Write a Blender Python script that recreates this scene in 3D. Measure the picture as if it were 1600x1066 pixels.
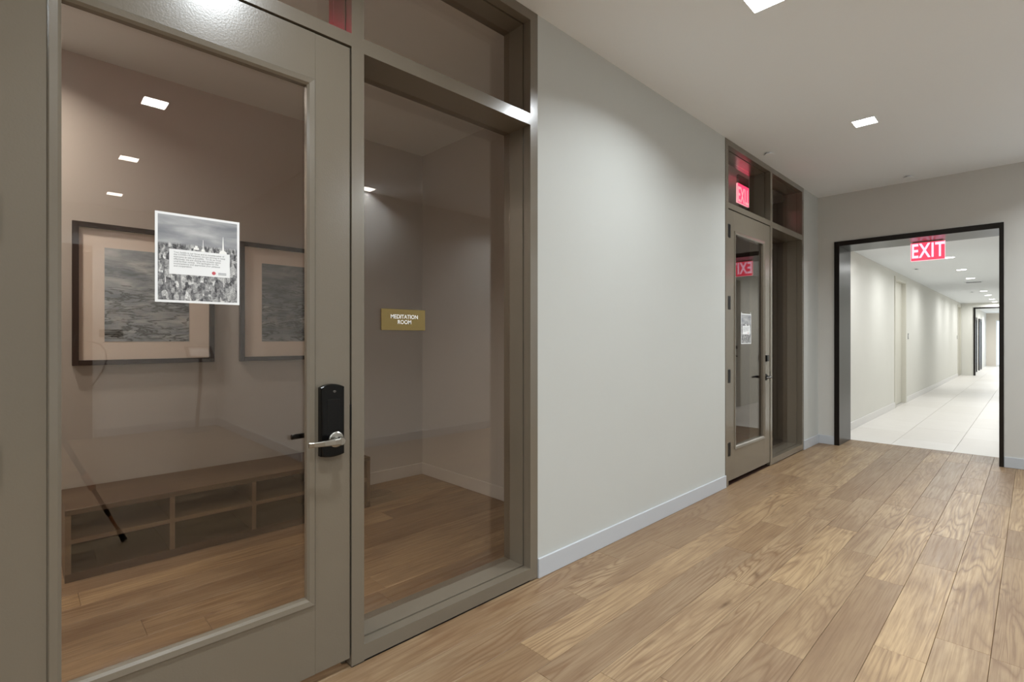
import bpy, bmesh, math, random
from mathutils import Vector, Matrix
random.seed(7)
R = math.radians
scene = bpy.context.scene
C = scene.collection
for o in list(bpy.data.objects): bpy.data.objects.remove(o)

# ---------------------------------------------------------------- camera, world, exposure
H_EYE = 1.317
cam_d = bpy.data.cameras.new('camera'); cam = bpy.data.objects.new('camera', cam_d); C.objects.link(cam)
cam_d.sensor_width = 36; cam_d.lens = 790 / 1600 * 36; cam_d.shift_y = -3.5 / 1600
cam_d.clip_start = 0.02; cam_d.clip_end = 100
cam.location = (0, 0, H_EYE); cam.rotation_euler = (R(90), 0, math.atan(815 / 790))
scene.camera = cam
w = bpy.data.worlds.new('sky'); scene.world = w; w.use_nodes = True
bg = w.node_tree.nodes['Background']; bg.inputs[0].default_value = (0.72, 0.86, 1.0, 1); bg.inputs[1].default_value = 1.6
scene.view_settings.view_transform = 'Standard'; scene.view_settings.look = 'None'
scene.view_settings.exposure = 0.2; scene.view_settings.gamma = 1.0
scene.view_settings.use_curve_mapping = False
LOBBY_W = 21.0       # watts of one square lobby downlight
FAR_W = 15.5         # watts of one round corridor downlight
ROOM_W = 15.0         # watts of one added meditation room light

# ---------------------------------------------------------------- materials
def nm(name):
    m = bpy.data.materials.new(name); m.use_nodes = True
    nt = m.node_tree; b = nt.nodes['Principled BSDF']
    return m, nt, b
def N(nt, typ, **kw):
    n = nt.nodes.new(typ)
    for k, v in kw.items(): setattr(n, k, v)
    return n
def L(nt, a, b): nt.links.new(a, b)
def mth(nt, op, a, b=None, clamp=False):
    n = N(nt, 'ShaderNodeMath', operation=op); n.use_clamp = clamp
    for i, v in enumerate((a, b)):
        if v is None: continue
        if isinstance(v, (int, float)): n.inputs[i].default_value = v
        else: L(nt, v, n.inputs[i])
    return n.outputs[0]
def ramp(nt, fac, stops):
    n = N(nt, 'ShaderNodeValToRGB'); L(nt, fac, n.inputs[0])
    el = n.color_ramp.elements
    while len(el) < len(stops): el.new(0.5)
    for e, (p, c) in zip(el, stops):
        e.position = p; e.color = (*c, 1)
    return n.outputs[0]
def mixc(nt, fac, a, b, mode='MIX'):
    n = N(nt, 'ShaderNodeMix', data_type='RGBA', blend_type=mode)
    for s, v in ((0, fac), (6, a), (7, b)):
        if isinstance(v, (int, float)): n.inputs[s].default_value = v
        elif isinstance(v, tuple): n.inputs[s].default_value = (*v, 1)
        else: L(nt, v, n.inputs[s])
    return n.outputs[2]
def noise(nt, vec, scale, detail=2, rough=0.5, dist=0.0):
    n = N(nt, 'ShaderNodeTexNoise'); n.inputs['Scale'].default_value = scale
    n.inputs['Detail'].default_value = detail; n.inputs['Roughness'].default_value = rough
    n.inputs['Distortion'].default_value = dist
    if vec is not None: L(nt, vec, n.inputs['Vector'])
    return n.outputs[0]
def scaled(nt, vec, sc):
    n = N(nt, 'ShaderNodeVectorMath', operation='MULTIPLY'); L(nt, vec, n.inputs[0]); n.inputs[1].default_value = sc
    return n.outputs[0]
def plain(name, col, rough=0.5, metal=0.0, bump=0.0, bscale=300, var=0.0, spec=0.5, coat=0.0):
    m, nt, b = nm(name)
    b.inputs['Base Color'].default_value = (*col, 1); b.inputs['Roughness'].default_value = rough
    b.inputs['Metallic'].default_value = metal; b.inputs['Specular IOR Level'].default_value = spec
    b.inputs['Coat Weight'].default_value = coat; b.inputs['Coat Roughness'].default_value = 0.15
    pos = N(nt, 'ShaderNodeNewGeometry').outputs['Position']
    if var:
        f = noise(nt, pos, 2.3, 4)
        c = mixc(nt, f, tuple(x * (1 - var) for x in col), tuple(min(1, x * (1 + var)) for x in col))
        L(nt, c, b.inputs['Base Color'])
    if bump:
        bn = N(nt, 'ShaderNodeBump'); bn.inputs['Strength'].default_value = bump; bn.inputs['Distance'].default_value = 0.002
        L(nt, noise(nt, pos, bscale, 2), bn.inputs['Height']); L(nt, bn.outputs[0], b.inputs['Normal'])
    return m
def emit(name, col, strength):
    m, nt, b = nm(name)
    b.inputs['Base Color'].default_value = (*col, 1)
    b.inputs['Emission Color'].default_value = (*col, 1); b.inputs['Emission Strength'].default_value = strength
    return m

M = {}
M['wall'] = plain('wall_paint', (0.50, 0.51, 0.49), 0.6, bump=0.08, bscale=420, var=0.02)
M['wall_bounce'] = plain('wall_paint_bounce', (0.80, 0.80, 0.78), 0.6, bump=0.08, bscale=420)  # unseen walls made whiter than the left one to bounce light onto the ceiling
M['wall_end'] = plain('wall_paint_grey', (0.56, 0.55, 0.52), 0.6, bump=0.08, bscale=420, var=0.02)
M['wall_far'] = plain('wall_paint_cream', (0.74, 0.735, 0.69), 0.6, bump=0.05, bscale=420, var=0.015)
M['wall_room'] = plain('wall_paint_room', (0.50, 0.47, 0.43), 0.6, bump=0.08, bscale=420, var=0.02)
M['wall_beige'] = plain('wall_paint_beige', (0.70, 0.65, 0.58), 0.6)
M['ceil'] = plain('ceiling_paint', (0.83, 0.86, 0.885), 0.8)
M['base'] = plain('baseboard_paint', (0.48, 0.50, 0.53), 0.35)
M['base_room'] = plain('baseboard_paint_room', (0.56, 0.53, 0.49), 0.4)
M['base_far'] = plain('baseboard_paint_far', (0.76, 0.75, 0.74), 0.4)
M['casing'] = plain('casing_paint', (0.66, 0.645, 0.575), 0.4)
M['bronze'] = plain('bronze_paint', (0.150, 0.127, 0.096), 0.26, bump=0.12, bscale=160, var=0.05, coat=0.5)
M['bronze_dark'] = plain('dark_bronze_liner', (0.007, 0.005, 0.004), 0.3, bump=0.05, bscale=160, spec=0.35)
M['black'] = plain('black_plastic', (0.003, 0.003, 0.003), 0.16, spec=0.22)
M['black_matte'] = plain('black_metal', (0.005, 0.005, 0.005), 0.4, spec=0.2)
M['chrome'] = plain('satin_chrome', (0.38, 0.37, 0.34), 0.24, metal=1.0)
M['brass'] = plain('brushed_brass', (0.30, 0.225, 0.095), 0.25, metal=1.0, bump=0.05, bscale=700)
M['white'] = plain('white_paper', (0.86, 0.87, 0.88), 0.55)
M['letter'] = plain('white_lettering', (0.9, 0.9, 0.88), 0.5)
M['ink'] = plain('grey_ink', (0.33, 0.34, 0.35), 0.6)
M['logo_red'] = plain('red_logo_ink', (0.55, 0.10, 0.12), 0.6)
M['mat_board'] = plain('cream_mat_board', (0.80, 0.71, 0.625), 0.7)
M['frame_wood'] = plain('dark_frame_wood', (0.022, 0.010, 0.007), 0.35, var=0.3)
M['unlit_dark'] = plain('unlit_room_dark', (0.045, 0.020, 0.013), 0.45, var=0.3)  # dark tone stands in for the unlit interior behind the second door
M['brown_door'] = plain('brown_door_wood', (0.115, 0.062, 0.038), 0.45, var=0.25)
M['switch'] = plain('switch_plastic', (0.82, 0.82, 0.80), 0.4)
M['switch_dark'] = plain('switch_grey', (0.20, 0.20, 0.19), 0.4)
M['vent_dark'] = plain('vent_shadow', (0.05, 0.05, 0.05), 0.6)
M['copper'] = plain('copper_tube', (0.42, 0.15, 0.05), 0.35, metal=0.4)
M['stand'] = plain('stand_grey_metal', (0.16, 0.15, 0.14), 0.4, metal=0.3)
M['sub'] = plain('subfloor', (0.10, 0.065, 0.04), 0.8)
M['grout'] = plain('grout', (0.55, 0.53, 0.50), 0.8)
M['lamp'] = emit('lamp_diffuser', (1.0, 0.99, 0.97), 14.0)
M['lamp_far'] = emit('lamp_diffuser_far', (1.0, 0.985, 0.95), 9.0)
M['exit_panel'] = emit('exit_red_panel', (1.0, 0.07, 0.13), 0.95)
M['exit_letter'] = emit('exit_pink_letters', (1.0, 0.62, 0.80), 1.15)
M['exit_edge'] = emit('exit_pink_edge', (1.0, 0.42, 0.48), 1.3)
M['exit_room'] = emit('exit_room_panel', (1.0, 0.05, 0.14), 2.0)

def glass_mat(name, r0, tint):
    # clear pane: Schlick mix of straight-through transmission and mirror reflection
    m, nt, b = nm(name); nt.nodes.remove(b)
    out = nt.nodes['Material Output']
    g = N(nt, 'ShaderNodeNewGeometry')
    d = N(nt, 'ShaderNodeVectorMath', operation='DOT_PRODUCT'); L(nt, g.outputs['Incoming'], d.inputs[0]); L(nt, g.outputs['Normal'], d.inputs[1])
    cosn = mth(nt, 'ABSOLUTE', d.outputs['Value'])
    p = mth(nt, 'POWER', mth(nt, 'SUBTRACT', 1.0, cosn, True), 5.0)
    f = mth(nt, 'ADD', mth(nt, 'MULTIPLY', p, 1 - r0), r0, True)
    tr = N(nt, 'ShaderNodeBsdfTransparent'); tr.inputs[0].default_value = (*tint, 1)
    gl = N(nt, 'ShaderNodeBsdfGlossy'); gl.inputs[0].default_value = (1, 0.97, 0.94, 1); gl.inputs['Roughness'].default_value = 0.0
    mx = N(nt, 'ShaderNodeMixShader'); L(nt, f, mx.inputs[0]); L(nt, tr.outputs[0], mx.inputs[1]); L(nt, gl.outputs[0], mx.inputs[2])
    L(nt, mx.outputs[0], out.inputs[0])
    return m
M['glass'] = glass_mat('pane_glass', 0.042, (0.93, 0.91, 0.89))
M['glass_far'] = glass_mat('far_pane_glass', 0.04, (0.96, 0.98, 1.0))

def wood_mat(name, dark=1.0, rough=0.36):
    m, nt, b = nm(name)
    at = N(nt, 'ShaderNodeAttribute'); at.attribute_name = 'plank'
    sep = N(nt, 'ShaderNodeSeparateColor'); L(nt, at.outputs['Color'], sep.inputs[0])
    tint, offs, hue = sep.outputs[0], sep.outputs[1], sep.outputs[2]
    pos = N(nt, 'ShaderNodeNewGeometry').outputs['Position']
    cb = N(nt, 'ShaderNodeCombineXYZ')
    L(nt, mth(nt, 'MULTIPLY', offs, 37.0), cb.inputs[0]); L(nt, mth(nt, 'MULTIPLY', hue, 53.0), cb.inputs[1]); L(nt, mth(nt, 'MULTIPLY', offs, 91.0), cb.inputs[2])
    ad = N(nt, 'ShaderNodeVectorMath', operation='ADD'); L(nt, pos, ad.inputs[0]); L(nt, cb.outputs[0], ad.inputs[1])
    v = ad.outputs[0]
    # broad figure (cathedral rings), fibres, blotches, knots
    fig = noise(nt, scaled(nt, v, (6.0, 0.50, 1.0)), 1.0, 2.5, 0.45, 0.45)
    rings = mth(nt, 'ABSOLUTE', mth(nt, 'SUBTRACT', mth(nt, 'FRACT', mth(nt, 'MULTIPLY', fig, 20.0)), 0.5))
    rings = mth(nt, 'POWER', mth(nt, 'MULTIPLY', rings, 2.0), 2.2)
    ringmask = noise(nt, scaled(nt, v, (2.5, 0.8, 1.0)), 1.0, 2)
    rings = mth(nt, 'MULTIPLY', rings, ramp(nt, ringmask, [(0.38, (0.15,) * 3), (0.60, (1,) * 3)]))
    fibre = noise(nt, scaled(nt, v, (110.0, 3.0, 1.0)), 1.0, 3, 0.6)
    blot = noise(nt, scaled(nt, v, (7.0, 1.6, 1.0)), 1.0, 4, 0.6, 0.4)
    base = ramp(nt, tint, [(0.0, (0.27, 0.185, 0.112)), (0.35, (0.365, 0.255, 0.150)), (0.7, (0.44, 0.315, 0.185)), (1.0, (0.53, 0.385, 0.225))])
    base = mixc(nt, ramp(nt, hue, [(0.0, (0.0,) * 3), (1.0, (0.45,) * 3)]), base, (0.325, 0.260, 0.190))
    col = mixc(nt, mth(nt, 'MULTIPLY', rings, 0.9), base, (0.185, 0.105, 0.055))
    col = mixc(nt, ramp(nt, blot, [(0.36, (0.55,) * 3), (0.58, (0.0,) * 3)]), col, (0.205, 0.125, 0.072))
    col = mixc(nt, ramp(nt, fibre, [(0.38, (0.42,) * 3), (0.56, (0.0,) * 3)]), col, (0.19, 0.11, 0.06))
    kn = N(nt, 'ShaderNodeTexVoronoi'); kn.inputs['Scale'].default_value = 1.0
    wv = N(nt, 'ShaderNodeVectorMath', operation='ADD'); L(nt, scaled(nt, v, (3.4, 1.15, 0.0)), wv.inputs[0])
    nz = N(nt, 'ShaderNodeTexNoise'); nz.inputs['Scale'].default_value = 9.0; L(nt, v, nz.inputs['Vector'])
    L(nt, scaled(nt, nz.outputs['Color'], (0.16, 0.10, 0.0)), wv.inputs[1]); L(nt, wv.outputs[0], kn.inputs['Vector'])
    col = mixc(nt, ramp(nt, kn.outputs['Distance'], [(0.015, (0.85,) * 3), (0.05, (0.35,) * 3), (0.085, (0.0,) * 3)]), col, (0.11, 0.058, 0.028))
    if dark != 1.0: col = mixc(nt, 1.0, col, dark, 'MULTIPLY')
    L(nt, col, b.inputs['Base Color'])
    L(nt, ramp(nt, fibre, [(0.3, (rough + 0.12,) * 3), (0.7, (rough,) * 3)]), b.inputs['Roughness'])
    bn = N(nt, 'ShaderNodeBump'); bn.inputs['Strength'].default_value = 0.15; bn.inputs['Distance'].default_value = 0.001
    L(nt, fibre, bn.inputs['Height']); L(nt, bn.outputs[0], b.inputs['Normal'])
    return m
M['oak'] = wood_mat('oak_plank', (0.82, 0.77, 0.69))
M['bench_wood'] = plain('bench_brown_wood', (0.060, 0.034, 0.019), 0.45, var=0.3)
M['bench_edge'] = plain('bench_edge_wood', (0.135, 0.088, 0.052), 0.5, var=0.15)

def tile_mat():
    m, nt, b = nm('pale_tile')
    at = N(nt, 'ShaderNodeAttribute'); at.attribute_name = 'plank'
    sep = N(nt, 'ShaderNodeSeparateColor'); L(nt, at.outputs['Color'], sep.inputs[0])
    pos = N(nt, 'ShaderNodeNewGeometry').outputs['Position']
    c = ramp(nt, sep.outputs[0], [(0, (0.72, 0.69, 0.65)), (1, (0.78, 0.755, 0.72))])
    c = mixc(nt, ramp(nt, noise(nt, pos, 5.0, 4), [(0.4, (0.12,) * 3), (0.6, (0,) * 3)]), c, (0.66, 0.63, 0.59))
    L(nt, c, b.inputs['Base Color']); b.inputs['Roughness'].default_value = 0.38
    return m
M['tile'] = tile_mat()

def sea_mat(name, seed, bright):
    # flat print of a grey sea: sky bands above, long dark wave crests, foam below (Generated-like uv map)
    m, nt, b = nm(name)
    uv = N(nt, 'ShaderNodeUVMap').outputs[0]
    ad = N(nt, 'ShaderNodeVectorMath', operation='ADD'); L(nt, uv, ad.inputs[0]); ad.inputs[1].default_value = (seed, seed * 0.37, 0)
    sx = N(nt, 'ShaderNodeSeparateXYZ'); L(nt, uv, sx.inputs[0]); vv = sx.outputs[1]
    n1 = noise(nt, scaled(nt, ad.outputs[0], (1.6, 7.0, 1)), 1.0, 5, 0.6, 0.5)
    n2 = noise(nt, scaled(nt, ad.outputs[0], (2.2, 15.0, 1)), 1.0, 4, 0.55, 1.2)
    n3 = noise(nt, scaled(nt, ad.outputs[0], (4.0, 5.0, 1)), 1.0, 4, 0.6, 1.5)
    base = ramp(nt, n1, [(0.32, (0.13 * bright, 0.16 * bright, 0.19 * bright)), (0.5, (0.27 * bright, 0.31 * bright, 0.34 * bright)), (0.68, (0.50 * bright, 0.53 * bright, 0.55 * bright))])
    crest = ramp(nt, mth(nt, 'ABSOLUTE', mth(nt, 'SUBTRACT', n2, 0.5)), [(0.0, (1,) * 3), (0.022, (0.8,) * 3), (0.05, (0,) * 3)])
    low = ramp(nt, vv, [(0.0, (1,) * 3), (0.5, (0.85,) * 3), (0.8, (0.35,) * 3), (1.0, (0.05,) * 3)])
    col = mixc(nt, mth(nt, 'MULTIPLY', crest, low), base, (0.025, 0.03, 0.032))
    swell = ramp(nt, n3, [(0.45, (0.0,) * 3), (0.62, (0.55,) * 3)])
    band = ramp(nt, vv, [(0.1, (0,) * 3), (0.25, (1,) * 3), (0.40, (0,) * 3)])
    col = mixc(nt, mth(nt, 'MULTIPLY', swell, band), col, (0.50, 0.49, 0.48))
    L(nt, col, b.inputs['Base Color']); b.inputs['Roughness'].default_value = 0.5
    return m
M['sea_a'] = sea_mat('sea_print_pale', 3.1, 1.15)
M['sea_b'] = sea_mat('sea_print_dark', 8.7, 0.8)

def city_mat():
    # flat black-and-white print: cloudy sky over a dense city
    m, nt, b = nm('city_photo_print')
    uv = N(nt, 'ShaderNodeUVMap').outputs[0]
    sx = N(nt, 'ShaderNodeSeparateXYZ'); L(nt, uv, sx.inputs[0]); vv = sx.outputs[1]
    cl = noise(nt, scaled(nt, uv, (1.6, 7.0, 1)), 1.0, 4, 0.5, 0.4)
    sky = ramp(nt, cl, [(0.3, (0.20, 0.21, 0.23)), (0.5, (0.33, 0.335, 0.35)), (0.72, (0.55, 0.55, 0.55))])
    n = noise(nt, scaled(nt, uv, (16, 14, 1)), 1.0, 5, 0.75, 1.8)
    v1 = N(nt, 'ShaderNodeTexVoronoi', distance='CHEBYCHEV'); v1.inputs['Scale'].default_value = 1.0; L(nt, scaled(nt, uv, (26, 15, 1)), v1.inputs['Vector'])
    s2 = N(nt, 'ShaderNodeSeparateColor'); L(nt, v1.outputs['Color'], s2.inputs[0])
    cityv = mth(nt, 'ADD', mth(nt, 'MULTIPLY', n, 0.75), mth(nt, 'MULTIPLY', s2.outputs[0], 0.30))
    city = ramp(nt, cityv, [(0.34, (0.03, 0.03, 0.035)), (0.50, (0.20, 0.20, 0.205)), (0.62, (0.42, 0.42, 0.415)), (0.74, (0.80, 0.80, 0.79))])
    hz = ramp(nt, vv, [(0.655, (0,) * 3), (0.685, (1,) * 3)])
    col = mixc(nt, hz, city, sky)
    L(nt, col, b.inputs['Base Color']); b.inputs['Roughness'].default_value = 0.55
    return m
M['city'] = city_mat()

# ---------------------------------------------------------------- mesh helpers
def link(o, parent=None):
    C.objects.link(o)
    if parent is not None: o.parent = parent
    return o
def bm_box(bm, x0, x1, y0, y1, z0, z1):
    vs = [bm.verts.new((x, y, z)) for x in (x0, x1) for y in (y0, y1) for z in (z0, z1)]
    fs = [(0, 1, 3, 2), (4, 6, 7, 5), (0, 4, 5, 1), (2, 3, 7, 6), (0, 2, 6, 4), (1, 5, 7, 3)]
    return [bm.faces.new([vs[i] for i in f]) for f in fs]
def finish(name, bm, mat, parent=None, bevel=0.0, seg=2, smooth=False):
    if bevel: bmesh.ops.bevel(bm, geom=list(bm.edges), offset=bevel, segments=seg, affect='EDGES', profile=0.5, clamp_overlap=True)
    bmesh.ops.recalc_face_normals(bm, faces=list(bm.faces))
    me = bpy.data.meshes.new(name); bm.to_mesh(me); bm.free()
    me.materials.append(M[mat] if isinstance(mat, str) else mat)
    if smooth:
        for p in me.polygons: p.use_smooth = True
    return link(bpy.data.objects.new(name, me), parent)
def boxes(name, lst, mat, parent=None, bevel=0.0, seg=2):
    bm = bmesh.new()
    for b in lst: bm_box(bm, *b)
    return finish(name, bm, mat, parent, bevel, seg)
def tube(name, pts, rad, mat, parent=None, n=10):
    bm = bmesh.new(); pts = [Vector(p) for p in pts]; rings = []
    rads = rad if isinstance(rad, (list, tuple)) else [rad] * len(pts)
    up0 = None
    for i, p in enumerate(pts):
        t = (pts[min(i + 1, len(pts) - 1)] - pts[max(i - 1, 0)]).normalized()
        if up0 is None: up0 = t.orthogonal().normalized()
        a = (up0 - t * up0.dot(t)).normalized(); up0 = a; bb = t.cross(a)
        rings.append([bm.verts.new(p + (a * math.cos(k * 2 * math.pi / n) + bb * math.sin(k * 2 * math.pi / n)) * rads[i]) for k in range(n)])
    for r0, r1 in zip(rings, rings[1:]):
        for k in range(n): bm.faces.new((r0[k], r0[(k + 1) % n], r1[(k + 1) % n], r1[k]))
    bm.faces.new(rings[0]); bm.faces.new(rings[-1])
    return finish(name, bm, mat, parent, smooth=True)
def lathe(name, prof, centre, axis, mat, parent=None, n=28):
    # prof: (radius, distance along axis); axis 'x', 'y' or 'z' with sign in the profile
    bm = bmesh.new(); rings = []
    for r, h in prof:
        ring = []
        for k in range(n):
            a = k * 2 * math.pi / n; p, q = r * math.cos(a), r * math.sin(a)
            v = {'x': (h, p, q), 'y': (p, h, q), 'z': (p, q, h)}[axis]
            ring.append(bm.verts.new(Vector(centre) + Vector(v)))
        rings.append(ring)
    for r0, r1 in zip(rings, rings[1:]):
        for k in range(n): bm.faces.new((r0[k], r0[(k + 1) % n], r1[(k + 1) % n], r1[k]))
    bm.faces.new(rings[0]); bm.faces.new(rings[-1])
    return finish(name, bm, mat, parent)
def text_mesh(name, body, size, mat, parent, loc, rot, depth=0.0006, bold=0.0, align='CENTER', sx=1.0, space=1.0, line=1.0):
    cu = bpy.data.curves.new(name + '_curve', 'FONT'); cu.body = body; cu.size = size; cu.extrude = depth; cu.offset = bold
    cu.align_x = align; cu.align_y = 'CENTER'; cu.space_character = space; cu.space_line = line; cu.resolution_u = 3
    tmp = bpy.data.objects.new(name + '_tmp', cu); C.objects.link(tmp)
    dg = bpy.context.evaluated_depsgraph_get(); dg.update()
    me = bpy.data.meshes.new_from_object(tmp.evaluated_get(dg)); bpy.data.objects.remove(tmp); bpy.data.curves.remove(cu)
    me.transform(Matrix.LocRotScale(Vector(loc), rot, Vector((1, 1, 1))) @ Matrix.Diagonal((sx, 1, 1, 1)))
    me.materials.clear(); me.materials.append(M[mat]); me.name = name
    return link(bpy.data.objects.new(name, me), parent)
# text on a plane that faces +x, read by somebody looking towards -x: local x -> +y, local y -> +z
ROT_PX = Matrix(((0, 0, 1), (1, 0, 0), (0, 1, 0))).to_quaternion()
# text that faces -y: local x -> +x, local y -> +z
ROT_NY = Matrix(((1, 0, 0), (0, 0, -1), (0, 1, 0))).to_quaternion()

def tag(o, label, cat=None, group=None, kind=None):
    o['label'] = label
    if cat: o['category'] = cat
    if group: o['group'] = group
    if kind: o['kind'] = kind
    return o
def struct(o, label): return tag(o, label, kind='structure')
def thing(name, label, cat, loc=(0, 0, 0), group=None):
    return tag(link(bpy.data.objects.new(name, None)), label, cat, group)
def empty(name):
    e = bpy.data.objects.new(name, None); e.empty_display_size = 0.1
    return link(e)
def uv_quad_front(o, axis_u, axis_v):
    # planar uv map over the object's own bounds
    me = o.data; uvl = me.uv_layers.new(name='UVMap')
    us = [v.co[axis_u] for v in me.vertices]; vs = [v.co[axis_v] for v in me.vertices]
    u0, u1, v0, v1 = min(us), max(us), min(vs), max(vs)
    for lp in me.loops:
        co = me.vertices[lp.vertex_index].co
        uvl.data[lp.index].uv = ((co[axis_u] - u0) / (u1 - u0), (co[axis_v] - v0) / (v1 - v0))

# ---------------------------------------------------------------- main dimensions (metres; corridor runs along +y)
XL = -1.90; ZC = 3.10; YE = 7.24; YT = 7.775           # corridor wall, ceiling, end wall, tile threshold
XB = -4.16; YS = 2.812                                 # meditation room: back wall, side wall
XF = -1.84; XFR = 0.13; ZF = 2.60; YF = 24.5           # far corridor
XR = 1.50; YR = 2.15; XO = 4.85; YB = -3.2             # right wall, return wall, opposite lobby wall, rear wall
U1 = -0.15; U2 = 4.468; UW = 2.185                     # the two glazed door units

# ---------------------------------------------------------------- floors
def chamfer_slab(bm, x0, x1, y0, y1, z0, z1, c):
    b = [bm.verts.new(p) for p in ((x0, y0, z0), (x1, y0, z0), (x1, y1, z0), (x0, y1, z0))]
    m = [bm.verts.new(p) for p in ((x0, y0, z1 - c), (x1, y0, z1 - c), (x1, y1, z1 - c), (x0, y1, z1 - c))]
    t = [bm.verts.new(p) for p in ((x0 + c, y0 + c, z1), (x1 - c, y0 + c, z1), (x1 - c, y1 - c, z1), (x0 + c, y1 - c, z1))]
    fs = [bm.faces.new(t)]
    for a, bb in ((b, m), (m, t)):
        for k in range(4): fs.append(bm.faces.new((a[k], a[(k + 1) % 4], bb[(k + 1) % 4], bb[k])))
    return fs
def slab_obj(name, slabs, mat, parent, c):
    bm = bmesh.new(); lay = bm.loops.layers.float_color.new('plank')
    for s in slabs:
        col = (random.random(), random.random(), random.random(), 1)
        for f in chamfer_slab(bm, *s, c):
            for lp in f.loops: lp[lay] = col
    return finish(name, bm, mat, parent)
PW = 0.178
def rows(x0, x1, y0, y1, seed, joint_rows=None):
    rnd = random.Random(seed); out = []
    x = x0
    while x < x1 - 0.005:
        xe = min(x + PW, x1); y = y0 - rnd.uniform(0.0, 1.2)
        while y < y1:
            ln = rnd.choice((0.62, 0.9, 1.15, 1.4, 1.75, 2.0)); ye = y + ln
            a, b = max(y, y0), min(ye, y1)
            if b - a > 0.05: out.append((x + 0.0006, xe - 0.0006, a + 0.0006, b - 0.0006))
            y = ye
        x = xe
    return out
floor = struct(boxes('floor', [(XL - 0.12, XR, YB, YT, -0.06, -0.016), (XR, XO, YB, YR, -0.06, -0.016)], 'sub'), 'oak plank floor of the corridor and lobby')
rest = []
for (a, b, c0, d0) in rows(XL - 0.004, XR, YB, YT, 11):
    if d0 > 0.9 and a < 0.35: slab_obj('plank', [(a, b, c0, d0, -0.016, 0.0)], 'oak', floor, 0.0012)
    else: rest.append((a, b, c0, d0, -0.016, 0.0))
for (a, b, c0, d0) in rows(XR, XO, YB, YR, 5): rest.append((a, b, c0, d0, -0.016, 0.0))
rp = slab_obj('plank_field', rest, 'oak', floor, 0.0012); rp['kind'] = 'stuff'
floor2 = struct(boxes('floor', [(XB, XL - 0.12, -2.2, YS, -0.06, -0.016)], 'sub'), 'oak plank floor inside the meditation room behind the glass')
for (a, b, c0, d0) in rows(XB, XL - 0.0046, -2.2, YS, 23): slab_obj('plank', [(a, b, c0, d0, -0.016, 0.0)], 'oak', floor2, 0.0012)
floor3 = struct(boxes('floor', [(XB, XL - 0.004, YS + 0.12, 7.12, -0.06, 0.0)], 'unlit_dark'), 'floor coloured dark for the unlit room behind the second glass door')
D1F0, D1F1 = 11.9, 13.1
floor4 = struct(boxes('floor', [(XF - 0.12, XFR + 0.12, YT, YF, -0.06, -0.012), (XF - 0.12, XF, D1F0, D1F1, -0.012, 0.0), (XF - 0.12, XF, 23.36, YF, -0.012, 0.0), (XF, 0.6, YF, 34.0, -0.06, -0.012)], 'grout'), 'pale tile floor of the far white corridor')
TL = 1.18
xs = [XF, -1.238, -0.653, -0.068, XFR]
k = 0
for i in range(4):
    y = YT - (0.0 if i % 2 == 0 else TL * 0.5)
    while y < YF:
        a, b = max(y, YT), min(y + TL, YF)
        if b - a > 0.04: slab_obj('tile', [(xs[i] + 0.0012, xs[i + 1] - 0.0012, a + 0.0012, b - 0.0012, -0.012, 0.0)], 'tile', floor4, 0.001)
        y += TL
far_tiles = []
for i in range(4):
    y = YF
    while y < 34:
        far_tiles.append(((-1.84, -1.238, -0.653, -0.068)[i] + 0.001, (-1.238, -0.653, -0.068, 0.6)[i] - 0.001, y + 0.001, min(y + TL, 34) - 0.001, -0.012, 0.0)); y += TL
ft = slab_obj('tile_field', far_tiles, 'tile', floor4, 0.001); ft['kind'] = 'stuff'

# ---------------------------------------------------------------- walls and ceilings
T = 0.12
struct(boxes('wall_left', [(XL - T, XL, U1 + UW, U2, -0.02, ZC)], 'wall'), 'pale grey wall between the two bronze glass door units')
struct(boxes('wall_left', [(XL - T, XL, U2 + UW, YE, -0.02, ZC)], 'wall'), 'narrow pale wall strip between second door unit and corridor end')
struct(boxes('wall_left', [(XL - T, XL, YB, U1, -0.02, ZC)], 'wall'), 'pale wall on the near side of the meditation room door')
OX0, OX1, OZ = -1.719, -0.212, 2.515
struct(boxes('wall_end', [(XL - T, OX0, YE, YT, -0.02, ZC), (OX1, XR + T, YE, YT, -0.02, ZC), (OX0, OX1, YE, YT, OZ, ZC)], 'wall_end'), 'grey end wall around the dark framed opening')
struct(boxes('wall_right', [(XR, XR + T, YR, YE, -0.02, ZC)], 'wall_bounce'), 'pale right wall of the corridor facing the glass doors')
struct(boxes('wall_return', [(XR + T, XO, YR, YR + T, -0.02, ZC)], 'wall_bounce'), 'pale lobby wall turning off the corridor, seen reflected')
struct(boxes('wall_opposite', [(XO, XO + T, YB, YR + T, -0.02, ZC)], 'wall_bounce'), 'pale lobby wall opposite the meditation room, seen reflected')
struct(boxes('wall_rear', [(XB - T, XO + T, YB - T, YB, -0.02, ZC)], 'wall_bounce'), 'pale lobby wall behind the viewpoint')
struct(boxes('wall_back', [(XB - T, XB, YB, 7.24, -0.02, ZC)], 'wall_room'), 'taupe back wall of the meditation room with two pictures')
struct(boxes('wall_side', [(XB, XL - T, YS, YS + T, -0.02, ZC)], 'wall_room'), 'taupe side wall of the meditation room right of the sidelight')
struct(boxes('wall_side', [(XB, XL - T, -2.32, -2.2, -0.02, ZC)], 'wall_room'), 'taupe side wall of the meditation room left of the door')
struct(boxes('wall_side', [(XB, XL - T, 7.12, 7.24, -0.02, ZC)], 'unlit_dark'), 'wall inside the second glass room, coloured dark as if unlit')
struct(boxes('ceiling', [(XB - T, XL - T, YB, 7.24, ZC, ZC + 0.1), (XL - T, XR + T, YB, YT, ZC, ZC + 0.1), (XR + T, XO + T, YB, YR + T, ZC, ZC + 0.1)], 'ceil'), 'flat white ceiling of the corridor and lobby')

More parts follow.
